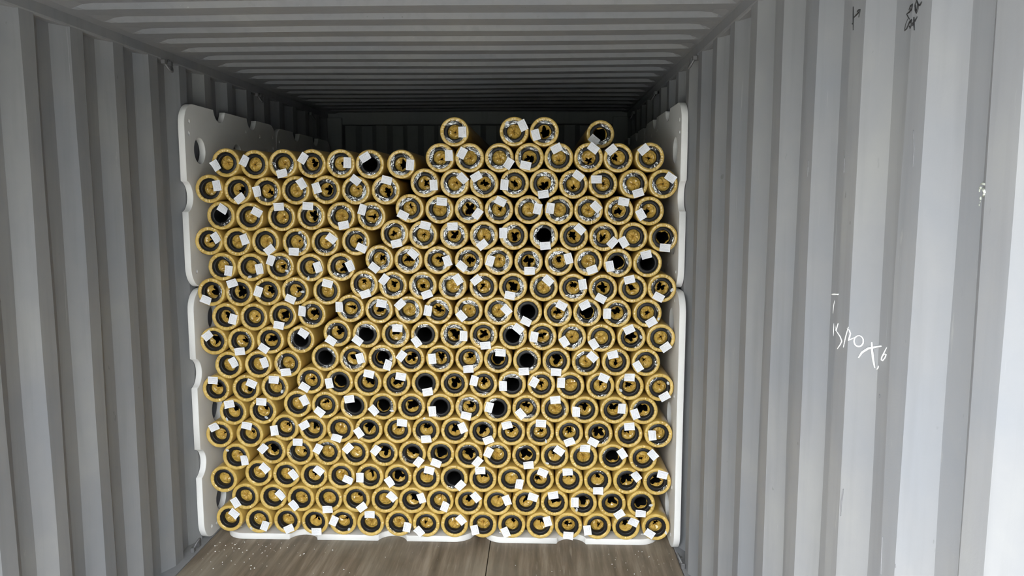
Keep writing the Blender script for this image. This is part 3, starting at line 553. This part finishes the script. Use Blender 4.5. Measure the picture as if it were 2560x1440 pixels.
(12,13,2.0423,3.642,1.4360,-0.038,-0.015,-80,0,0,0.9,1),
(12,14,2.1806,3.640,1.4356,-0.009,0.040,14,0,0,1,0.3),
(13,0,0.1015,3.640,1.5359,0.039,0.016,-58,0.2,-0.1,0.5,0),
(13,1,0.2372,3.640,1.5322,0.041,0.012,-70,0,0,0,0),
(13,2,0.3730,3.642,1.5327,0.023,-0.037,38,0,0,0,0),
(13,3,0.5216,3.641,1.5306,-0.009,-0.044,-2,0.2,-0.1,0.15,1),
(13,4,0.6593,3.641,1.5314,0.034,0.018,-38,0,0,0.1,1),
(13,5,0.8066,3.639,1.5350,0.030,-0.030,-25,0.3,0,0.35,1),
(13,6,0.9910,3.642,1.5705,0.011,-0.044,14,-0.2,0,0.3,1.5),
(13,7,1.1268,3.639,1.5661,0.013,0.045,-14,0,0,0.2,2),
(13,8,1.2727,3.640,1.5654,-0.005,0.041,3,0,0,0.5,2),
(13,9,1.4130,3.641,1.5641,-0.006,-0.043,38,0,0.2,0.1,2),
(13,10,1.5540,3.639,1.5632,-0.049,0.013,90,0.1,0.1,0.55,1),
(13,11,1.6954,3.642,1.5635,0.007,-0.047,5,0,0,1,2),
(13,12,1.8356,3.641,1.5602,0.027,0.034,-42,-0.1,-0.1,0.45,0.7),
(13,13,1.9746,3.639,1.5586,0.040,-0.026,48,-0.1,0.2,0.4,1),
(13,14,2.1126,3.639,1.5588,-0.046,-0.025,-60,0,0,0,0.3),
(13,15,2.2505,3.638,1.5555,0.007,-0.047,-6,0,0,0.85,0.3),
(14,0,0.1644,3.641,1.6563,0.015,0.032,-33,0,0,1,1),
(14,1,0.3029,3.639,1.6511,0.040,0.022,-28,0,0,0,0),
(14,2,0.4546,3.640,1.6499,-0.006,0.048,3,0.1,0,0.1,0.5),
(14,3,0.5969,3.639,1.6554,-0.010,0.046,-5,0.2,0,0.6,1.5),
(14,4,0.7399,3.638,1.6540,0.014,-0.042,12,0,0,0,1),
(14,5,0.8835,3.640,1.6541,-0.039,0.031,72,0.2,0.1,0.3,2),
(14,6,1.0653,3.639,1.6904,-0.030,-0.031,-27,0.1,-0.2,0.2,1.5),
(14,7,1.2052,3.640,1.6858,0.014,0.036,-5,0,0,0,2.5),
(14,8,1.3442,3.639,1.6872,0.041,-0.021,52,0.05,0,0.65,2.5),
(14,9,1.4846,3.640,1.6844,0.009,0.038,-26,0.1,-0.1,0.25,2.5),
(14,10,1.6245,3.642,1.6844,0.041,0.004,77,0,0,0,1.5),
(14,11,1.7654,3.639,1.6830,-0.041,0.008,82,0,0,0,2),
(14,12,1.9028,3.642,1.6818,0.034,0.016,-45,0,0,0.1,2),
(14,13,2.0439,3.638,1.6801,0.019,0.041,-10,-0.05,0.1,0.45,1),
(14,14,2.1846,3.640,1.6784,-0.040,-0.016,-60,-0.3,0.1,0.35,0.7),
(15,0,0.1151,3.640,1.7828,0.041,0.014,-80,0,0,0.1,0),
(15,1,0.2508,3.642,1.7765,0.013,-0.039,38,0.3,0.1,0.5,0),
(15,2,0.3894,3.642,1.7706,-0.043,-0.001,-77,0.3,0.1,0.3,1),
(15,3,0.5266,3.640,1.7750,0.035,0.031,-60,0,0,0,0.5),
(15,4,0.6710,3.641,1.7774,-0.041,0.008,-72,0.2,0,0.5,1),
(15,5,0.8111,3.642,1.7749,0.004,0.047,-38,0.2,-0.2,0.12,1.5),
(15,6,0.9533,3.641,1.7748,0.008,0.047,-15,0.1,0.2,0.5,2),
(15,7,1.1370,3.642,1.8088,0.044,-0.010,-86,0.1,0,0.35,2),
(15,8,1.2772,3.642,1.8065,0.039,0.023,-45,0.2,-0.1,0.12,2),
(15,9,1.4156,3.640,1.8057,-0.035,0.031,30,0,-0.1,0.4,2),
(15,10,1.5579,3.641,1.8068,-0.047,-0.007,85,0,0,0.4,1.5),
(15,11,1.6950,3.639,1.8060,-0.003,-0.050,8,0,0.3,0.55,1.5),
(15,12,1.8321,3.640,1.8017,0.021,0.039,-36,0,0.4,0.25,1.5),
(15,13,1.9680,3.641,1.8037,-0.031,0.020,0,0.1,0,0.2,0.5),
(15,14,2.1094,3.640,1.8035,0.020,-0.042,17,0,0,0,1.5),
(15,15,2.2452,3.639,1.8033,0.031,0.028,-34,0.1,0,0.1,1),
(16,0,0.2006,3.638,1.9039,-0.044,-0.013,-60,0,0,0,0),
(16,1,0.3361,3.639,1.8962,-0.042,0.016,62,-0.2,0,0.1,0),
(16,2,0.4719,3.638,1.8994,-0.003,-0.046,14,0,0,0,1),
(16,3,0.6077,3.639,1.8993,-0.036,0.024,57,0.1,-0.1,0.45,0.5),
(16,4,0.7435,3.640,1.8989,0.035,0.004,87,0.4,0,0.45,1),
(16,5,0.8814,3.638,1.8960,-0.018,0.031,31,0,0,1,2),
(16,6,1.0286,3.641,1.8957,0.043,-0.004,85,0.15,0.05,0.55,2),
(16,7,1.2110,3.640,1.9251,0.043,0.009,-88,0.1,0.2,0.15,2),
(16,8,1.3487,3.640,1.9244,-0.033,0.021,62,0,0,0,2),
(16,9,1.4870,3.641,1.9244,0.044,-0.028,57,0,0,0,2),
(16,10,1.6265,3.639,1.9246,-0.017,-0.036,-12,0.1,0.1,0.5,1),
(16,11,1.7623,3.638,1.9239,-0.011,0.041,28,0.1,0.3,0.1,1.5),
(16,12,1.9004,3.639,1.9239,0.021,0.042,-37,0.1,0.4,0.35,1),
(16,13,2.0362,3.642,1.9223,-0.032,0.036,40,-0.3,-0.1,0.35,1.5),
(16,14,2.1805,3.638,1.9243,-0.029,0.035,40,0,0.1,0.15,1),
(17,0,1.2791,3.640,2.0432,0.038,-0.002,-88,0,0,0.1,2),
(17,1,1.5558,3.642,2.0438,0.040,0.026,-65,0,0,0,1.5),
(17,2,1.6952,3.640,2.0423,-0.039,-0.015,-75,0.1,0,0.65,1),
(17,3,1.9663,3.818,2.0436,-0.031,-0.028,-38,0,0,0.95,1)]
SCRAPS={(17, 1): (-0.033, 0.04), (13, 3): (0.019, 0.047), (12, 1): (-0.003, -0.044), (12, 2): (0.034, -0.021), (12, 3): (-0.009, -0.051), (9, 14): (0.043, 0.004), (10, 14): (0.052, -0.025), (7, 2): (0.036, -0.018), (7, 15): (0.037, 0.021), (6, 0): (-0.029, -0.037), (6, 1): (0.018, -0.031), (4, 0): (-0.039, 0.033), (7, 14): (-0.044, -0.017), (1, 4): (0.03, -0.035), (1, 1): (-0.038, -0.041), (1, 15): (0.048, -0.024), (2, 14): (0.047, -0.001), (9, 12): (0.009, -0.048), (14, 13): (-0.042, 0.022), (14, 12): (0.042, -0.024), (13, 11): (0.042, -0.021), (5, 7): (-0.006, 0.062), (11, 3): (0.038, -0.003), (11, 15): (0.044, -0.006), (5, 11): (0.027, -0.042), (4, 11): (-0.036, -0.035), (6, 5): (0.045, -0.02), (12, 7): (0.031, 0.031), (2, 12): (-0.032, -0.031)}
strokes('chalk_writing', [(max(w_, .0013) * 1.15, q) for w_, q in CHALK], M_CHALK)
strokes('marker_writing', [(w_ * 1.55, q) for w_, q in MARKER], M_INK)
strokes('sealant_drip', [(w_ * .62, q) for w_, q in DRIP], M_DRIP)
strokes('scuff_mark', SCUFF, M_SCUFF)

# ---------------------------------------------------------------- polystyrene sheets
SL, SS, ST = 1.256, .867, .030
def sheet_mesh(name, notches=True, small=True, seed=1):
    """2D outline in local u (0..SL) x v (0..SS), extruded by ST: round corners, two notches per long edge, one per short edge, six big holes, small drain holes"""
    rr = random.Random(seed)
    cu = bpy.data.curves.new(name, 'CURVE'); cu.dimensions = '2D'; cu.fill_mode = 'BOTH'; cu.extrude = ST / 2 - .002; cu.bevel_depth = .002; cu.bevel_resolution = 1; cu.offset = -.002
    out = []
    def arc(cx, cy, r, a0, a1, n=8):
        for k in range(n + 1):
            a = math.radians(a0 + (a1 - a0) * k / n); out.append((cx + r * math.cos(a), cy + r * math.sin(a)))
    hw, dp, C = .072, .058, .10
    NR = (hw * hw + dp * dp) / (2 * dp)
    def notch(ax, ay, dx, dy, nx, ny, w=1.0):
        """notch centred at (ax,ay) on an edge running along (dx,dy), inward normal (nx,ny)"""
        a = math.asin(min(1, hw / NR)) if dp <= NR else math.pi - math.asin(hw / NR)
        for k in range(13):
            t = -a + 2 * a * k / 12
            q = NR * math.sin(t); dpt = NR * math.cos(t) - (NR - dp)
            out.append((ax + dx * q + nx * dpt, ay + dy * q + ny * dpt))
    arc(C, C, C, 180, 270)
    if notches: notch(.404, 0, 1, 0, 0, 1); notch(.852, 0, 1, 0, 0, 1)
    else: out.extend([(SL * k / 9, rr.uniform(0, .006)) for k in range(2, 8)])
    arc(SL - C, C, C, 270, 360)
    if notches: notch(SL, SS / 2, 0, 1, -1, 0)
    arc(SL - C, SS - C, C, 0, 90)
    if notches: notch(.852, SS, -1, 0, 0, -1); notch(.404, SS, -1, 0, 0, -1)
    else: out.extend([(SL * k / 9, SS - rr.uniform(0, .006)) for k in range(7, 1, -1)])
    arc(C, SS - C, C, 90, 180)
    if notches: notch(0, SS / 2, 0, -1, 1, 0)
    loops = [out]
    for hu in (.155, .625, 1.095):
        for hv in (.215, SS - .215):
            loops.append([(hu + .062 * math.cos(2 * math.pi * k / 24), hv + .062 * math.sin(2 * math.pi * k / 24)) for k in range(24)])
    if small:
        for hu in (.05, .29, .51, .75, .97, 1.20):
            for hv in (.085, .14 if hu in (.05, 1.20) else .30, SS / 2 + .02, SS - .085, SS - .14 if hu in (.05, 1.20) else SS - .30):
                if rr.random() < .3: continue
                q = (hu + rr.uniform(-.01, .01), hv + rr.uniform(-.01, .01))
                if min(abs(q[0] - .0), abs(q[0] - SL)) < .1 and abs(q[1] - SS / 2) < .12: continue
                loops.append([(q[0] + .009 * math.cos(2 * math.pi * k / 10), q[1] + .009 * math.sin(2 * math.pi * k / 10)) for k in range(10)])
    for lp in loops:
        s = cu.splines.new('POLY'); s.points.add(len(lp) - 1); s.use_cyclic_u = True
        for p, (a, b) in zip(s.points, lp): p.co = (a, b, 0, 1)
    tmp = bpy.data.objects.new('tmp', cu); COL.objects.link(tmp)
    dg = bpy.context.evaluated_depsgraph_get(); me = bpy.data.meshes.new_from_object(tmp.evaluated_get(dg))
    bpy.data.objects.remove(tmp, do_unlink=True); bpy.data.curves.remove(cu)
    me.name = name; me.materials.clear(); me.materials.append(M_FOAM)
    return me
SHEET = sheet_mesh('foam_sheet', True, True, 2)
SHEET_PLAIN = sheet_mesh('foam_sheet_worn', False, True, 5)
def sheet(me, mat3, label):
    o = link('foam_sheet', me); o.matrix_world = mat3
    return tag(o, label, 'foam sheet', 'perforated white foam sheets lining the stack')
def frame(o, a, b, c):
    """local u -> a, v -> b, thickness -> c, origin o"""
    mm = Matrix.Identity(4)
    for i in range(3): mm[i][0], mm[i][1], mm[i][2], mm[i][3] = a[i], b[i], c[i], o[i]
    return mm
ZL = FZ + SL + .012      # seam between the lower and the upper sheets
X, Y, Z = (1, 0, 0), (0, 1, 0), (0, 0, 1)
hx = .0172
sheet(SHEET, frame((hx, 3.590, ZL), Y, Z, X), 'upper white foam sheet with round hole against left wall, front one')
sheet(SHEET, frame((hx, 4.856, ZL - .01), Y, Z, X), 'upper white foam sheet against left wall, behind the front one in shadow')
sheet(SHEET, frame((hx, 3.592 + SS, FZ + .003), Z, (0, -1, 0), X), 'tall lower white foam sheet with notched edge standing on floor at left')
sheet(SHEET, frame((W - hx, 3.622, ZL), Y, Z, (-1, 0, 0)), 'upper white foam sheet against right wall, front one with notched edge')
sheet(SHEET, frame((W - hx, 4.888, ZL - .01), Y, Z, (-1, 0, 0)), 'upper white foam sheet against right wall, behind the front one in shadow')
sheet(SHEET_PLAIN, frame((W - hx, 3.555 + SS, FZ + .003), Z, (0, -1, 0), (-1, 0, 0)), 'tall lower white foam sheet with scuffed straight edge standing at right')
sheet(SHEET, frame((.098, 3.655, FZ + .0155), X, Y, Z), 'wider white foam sheet on the floor under the left rolls')
sheet(SHEET, frame((1.402 + SS, 3.652, FZ + .0155), Y, (-1, 0, 0), Z), 'narrower white foam sheet on the floor under the right rolls')

# ---------------------------------------------------------------- rolls
RR, RB, RK, LEN = .0676, .034, .0508, 2.42   # outer radius, bore, black face, length
def polar(profile, n, jit=None, ang=None):
    v = []; f = []
    for i, (r, y) in enumerate(profile):
        for k in range(n):
            a = ang[k] if ang else 2 * math.pi * k / n; dr, dy = jit(i, k, a) if jit else (0, 0)
            v.append(((r + dr) * math.cos(a), y + dy, (r + dr) * math.sin(a)))
    for i in range(len(profile) - 1):
        for k in range(n): f.append((i * n + k, i * n + (k + 1) % n, (i + 1) * n + (k + 1) % n, (i + 1) * n + k))
    return v, f
def wrapper_mesh(seed):
    """film wrapped round the roll and folded over the end in uneven radial pleats"""
    r = random.Random(seed); n = 72
    prof = [(RK - .001, .004), (RK + .0006, .0004), (.0540, -.0014), (.0592, -.0022), (.0642, -.0014), (.0664, .0012), (RR, .0060), (RR, .05), (RR, LEN), (RK, LEN)]
    ang = [2 * math.pi * (k + r.uniform(-.38, .38)) / n for k in range(n)]
    pleat = []; h = 0
    for k in range(n):
        h = h * .35 + r.choice((0, 0, .3, 1, -1, -.6, .8)) * r.uniform(.4, 1); pleat.append(h)
    p2 = [r.uniform(-1, 1) for _ in range(n)]
    ov = [(r.uniform(0, 6.3), r.uniform(.0003, .0008)) for _ in range(3)]
    edge = [r.uniform(-.0012, .0008) for _ in range(n)]
    def jit(i, k, a):
        o = sum(kk * math.sin((2 + j) * a + p) for j, (p, kk) in enumerate(ov))
        if i >= 7: return (0, 0)
        am = (.3, .7, 1, 1.1, .9, .45, .12)[i]; t = i / 6
        return (edge[k] * (1 if i < 2 else .25) + o * (.3 if i < 2 else .5 if i < 5 else -.2), (pleat[k] * (1 - t * .4) + p2[k] * t * .5) * .0014 * am)
    v, f = polar(prof, n, jit, ang)
    v = [(x, y, z) if math.hypot(x, z) <= RR else (x * RR / math.hypot(x, z), y, z * RR / math.hypot(x, z)) for x, y, z in v]
    return mesh('roll_wrapper', v, [tuple(reversed(q)) for q in f], M_GOLD, lambda p: p.index >= 6 * n)
WR = [fixn(wrapper_mesh(10 + i)) for i in range(10)]
def tube_mesh():
    v, f = polar([(RK + .001, .006), (RK - .0006, .0032), (.040, .0030), (RB + .0022, .0030), (RB, .0052), (RB, .03), (RB, LEN - .001), (RK, LEN - .001)], 40)
    return fixn(mesh('foam_tube', v, [tuple(reversed(q)) for q in f], M_RUB, True))
TUBE = tube_mesh()
def plug_mesh(hx, hz, s, seed):
    """film end stuffed into the bore: crumpled facets round an irregular torn opening"""
    r = random.Random(seed); n = 22; rings = 6
    cx, cz = hx * RB, hz * RB
    hr = max(.02, s) * RB
    if math.hypot(cx, cz) + hr > .93 * RB:
        k = max(0.0, (.93 * RB - hr) / max(1e-6, math.hypot(cx, cz))); cx, cz = cx * k, cz * k
        hr = min(hr, .93 * RB)
    ph = [(r.uniform(0, 6.3), r.uniform(.08, .26)) for _ in range(4)]
    star = []
    for k in range(n):
        a = 2 * math.pi * k / n
        star.append(1 + sum(q * math.sin((2 + j) * a + p) for j, (p, q) in enumerate(ph)) * (1 if s > .2 else 1.3) * (.35 if s > .8 else 1) + r.uniform(-.2, .2) * (.5 if s > .8 else 1))
    if .14 < s < .5:            # torn slits run out from the opening
        for _ in range(r.randint(1, 3)): star[r.randrange(n)] *= r.uniform(1.5, 2.2)
    pleat = [r.uniform(-1, 1) for _ in range(n)]
    tw = r.uniform(-.9, .9); v = []; f = []
    for i in range(rings):
        t = i / (rings - 1)
        for k in range(n):
            a = 2 * math.pi * (k + (r.uniform(-.33, .33) if 0 < i < rings - 1 else 0)) / n + tw * (1 - t)
            dx, dz = math.cos(a), math.sin(a)
            b = cx * dx + cz * dz; c = cx * cx + cz * cz - (RB * 1.004) ** 2
            L = -b + math.sqrt(max(0, b * b - c))
            h0 = min(hr * max(.25, star[k]), L * .95)
            tt = t if i in (0, rings - 1) else t + r.uniform(-.06, .06)
            q = h0 + (L - h0) * tt
            bulge = .011 * math.sin(math.pi * min(1, t * 1.1)) * (1 - .6 * s)
            y = .027 + .010 * (1 - t) * (1 if s > .3 else .3) - bulge + (pleat[k] * .0062 + r.uniform(-.0030, .0030)) * (1 - t * .45)
            if i == rings - 1: y = .029
            v.append((cx + dx * q, y, cz + dz * q))
    for i in range(rings - 1):
        for k in range(n):
            p, q, u, w = i * n + k, i * n + (k + 1) % n, (i + 1) * n + (k + 1) % n, (i + 1) * n + k
            f += [(p, q, u), (p, u, w)] if r.random() < .5 else [(p, q, w), (q, u, w)]
    if s < .05: f.append(tuple(range(n)))
    return mesh('core_plug', v, f, M_PLUG)
def film_mesh(level, seed):
    """clear film stretched over the end: taut crinkled folds that span chords of the ring"""
    r = random.Random(seed); v = []; f = []
    a0 = r.uniform(0, 6.3)
    for j in range((1, 2, 3)[level]):
        a0 += r.uniform(1.5, 2.5); half = r.uniform(.5, .8) if level == 0 else r.uniform(.7, 1.0); b0 = len(v); R0 = .0525
        nu, nv = 12, 5; ty = r.uniform(-.10, .22); dep = .0036 + .0006 * j
        rid = [r.uniform(-1, 1) for _ in range(nu + 1)]
        for a in range(nu + 1):
            t = a / nu * 2 - 1; an = a0 + half * t
            rc = max(.0335, R0 * math.cos(half) / max(.2, math.cos(half * t)))
            for q in range(nv + 1):
                rad = rc + (R0 - rc) * q / nv
                e = 0 if q == nv else 1
                y = -dep - .0008 * math.sin(math.pi * q / nv) + e * (rid[a] * .0011 * (q / nv) + r.uniform(-.0006, .0006)) + ty * (rad - R0) * .25
                v.append((rad * math.cos(an), y, rad * math.sin(an)))
        for a in range(nu):
            for q in range(nv):
                c = b0 + a * (nv + 1) + q
                f += [(c, c + 1, c + nv + 2), (c, c + nv + 2, c + nv + 1)] if (a + q) % 2 else [(c, c + 1, c + nv + 1), (c + 1, c + nv + 2, c + nv + 1)]
    return mesh('clear_film', v, f, M_FILM)
FILM = [[film_mesh(l, 50 + 10 * l + i) for i in range(6)] for l in range(3)]
def tag_mesh(seed):
    r = random.Random(seed); nu, nv = 6, 4; v = []; uv = []; f = []
    bu, bv, tw = r.uniform(-.3, 1) * .003, r.uniform(-.3, 1) * .0015, r.uniform(-1, 1) * .002
    ear = r.randrange(6)
    for j in range(nv + 1):
        for i in range(nu + 1):
            u, w_ = i / nu, j / nv; a, b = u - .5, w_ - .5
            y = -4 * bu * a * a - 4 * bv * b * b + tw * a * b * 2
            x, z = a * .0495, b * .0365
            if ear < 4:      # one corner curls
                ca, cb = (-.5, .5)[ear & 1], (-.5, .5)[ear >> 1]; d = math.hypot(a - ca, b - cb)
                if d < .42: y -= (.42 - d) * .016; x *= .97
            v.append((x, y, z)); uv.append((u, w_))
    for j in range(nv):
        for i in range(nu):
            a = j * (nu + 1) + i; f.append((a, a + 1, a + nu + 2, a + nu + 1))
    me = mesh('paper_tag', v, f, M_PAPER, True, uv); return me
TAGS = [tag_mesh(80 + i) for i in range(10)]
def scrap_mesh(seed):
    r = random.Random(seed); n = 8
    v = [(0, -.0004, 0)] + [(.010 * r.uniform(.6, 1.2) * math.cos(2 * math.pi * k / n), r.uniform(-.0015, .001), .0065 * r.uniform(.6, 1.2) * math.sin(2 * math.pi * k / n)) for k in range(n)]
    return mesh('tape_scrap', v, [(0, 1 + k, 1 + (k + 1) % n) for k in range(n)], M_SCRAP)
SCR = [scrap_mesh(120 + i) for i in range(6)]
ORD = 'first second third fourth fifth sixth seventh eighth ninth tenth eleventh twelfth thirteenth fourteenth fifteenth sixteenth'.split()
def place_word(dx, dz):
    a = math.degrees(math.atan2(dz, dx)) % 360
    return ['right', 'upper right', 'top', 'upper left', 'left', 'lower left', 'bottom', 'lower right'][int((a + 22.5) // 45) % 8]
PER = {}
for q in ROLLS: PER[q[0]] = PER.get(q[0], 0) + 1
for idx, (row, col, x, yf, z, tx, tz, ta, hx_, hy_, hs, film) in enumerate(ROLLS):
    r = random.Random(1000 + idx)
    root = empty('wrapped_roll', (x, yf, z - RR))
    core = 'stuffed core' if hs < .16 else 'torn core' if hs < .5 else 'holed core' if hs < .8 else 'open core'
    where = 'tag ' + place_word(tx, tz) if tx is not None else 'no tag'
    n = PER[row]
    ps = ('%s from left' % ORD[col]) if col < (n + 1) // 2 else ('%s from right' % ORD[n - 1 - col])
    rw = 'in loose top row' if row == 17 else '%s row from bottom' % ORD[row - 1]
    tag(root, 'gold wrapped roll, %s, %s, %s, %s' % (core, where, ps, rw), 'roll', 'gold wrapped rolls stacked in the container')
    link('wrapper', WR[r.randrange(10)], root, (0, 0, RR), (0, r.uniform(0, 6.28), 0))
    link('foam_tube', TUBE, root, (0, 0, RR))
    if hs < .96:
        link('core_plug', plug_mesh(hx_, -hy_, hs, 3000 + idx), root, (0, r.uniform(-.003, .006), RR))
    if film >= .25:
        lv = 0 if film < .9 else 1 if film < 1.7 else 2
        link('clear_film', FILM[lv][r.randrange(6)], root, (0, 0, RR), (0, r.uniform(0, 6.28), 0))
    if tx is not None:
        link('paper_tag', TAGS[r.randrange(10)], root, (tx, -.0100 - .0028 * (col % 2), tz + RR), (r.uniform(-.06, .06), -math.radians(ta), r.uniform(-.08, .08)))
    if (row, col) in SCRAPS:
        a, b = SCRAPS[(row, col)]
        link('tape_scrap', SCR[r.randrange(6)], root, (a, -.0062, b + RR), (0, r.uniform(0, 3.1), 0))

# ---------------------------------------------------------------- lashing rings
def lashing_ring(loc, sgn, label, down=True, k=1.0):
    root = empty('lashing_ring', loc)
    tag(root, label, 'lashing ring', 'steel lashing rings along the rails')
    s = -1 if down else 1
    pts = []
    for i in range(15):
        a = math.pi * (-.12 + 1.24 * i / 14)
        pts.append((sgn * (.008 + .020 * math.sin(a)) * k, -.028 * math.cos(a) * k, s * (.008 + .040 * math.sin(max(0, a)) * 1.0) * k))
    v, f = tube_vf(pts, .0055 * k, 8); link('rod', mesh('lashing_rod', v, f, M_STEEL, True), root)
    for e in (-1, 1):
        v, f = box_vf((min(0, sgn * .018 * k), e * .03 * k - .011, min(0, s * .02) if down else -.004), (max(0, sgn * .018 * k), e * .03 * k + .011, max(0, s * .02)))
        me = mesh('lashing_lug', v, f, M_STEEL); bevel(me, .002); link('lug', me, root)
for y, nm in ((3.50, 'nearest'), (4.64, 'middle'), (5.72, 'farthest')):
    lashing_ring((.001, y, 2.349), 1, '%s lashing ring under the left roof rail' % nm)
    lashing_ring((W - .001, y, 2.349), -1, '%s lashing ring under the right roof rail' % nm)
lashing_ring((.006, 3.53, FZ + .006), 1, 'lashing ring on the floor rail beside the left foam sheet', False, 1.0)
lashing_ring((W - .004, 3.45, FZ + .006), -1, 'lashing ring on the floor rail beside the right foam sheet', False, 1.0)

# ---------------------------------------------------------------- foam crumbs on the floor
v, f = [], []
rc = random.Random(21)
def crumb(x, y, s):
    n = len(v); z = FZ
    for k in range(5):
        a = 2 * math.pi * k / 5; q = s * rc.uniform(.5, 1.1); v.append((x + q * math.cos(a), y + q * math.sin(a), z))
    v.append((x, y, z + s * .9)); f.extend([(n + k, n + (k + 1) % 5, n + 5) for k in range(5)])
for _ in range(70): crumb(.08 + abs(rc.gauss(0, .28)), 3.62 - abs(rc.gauss(0, .16)), rc.uniform(.0012, .0042))
for _ in range(22): crumb(2.31 - abs(rc.gauss(0, .2)), 3.6 - abs(rc.gauss(0, .13)), rc.uniform(.001, .0035))
for _ in range(25): crumb(rc.uniform(.5, 2.2), rc.uniform(3.2, 3.62), rc.uniform(.001, .003))
tag(link('foam_crumbs', mesh('foam_crumbs', v, f, M_FOAM)), 'white foam crumbs scattered on the plywood floor', 'crumbs', kind='stuff')
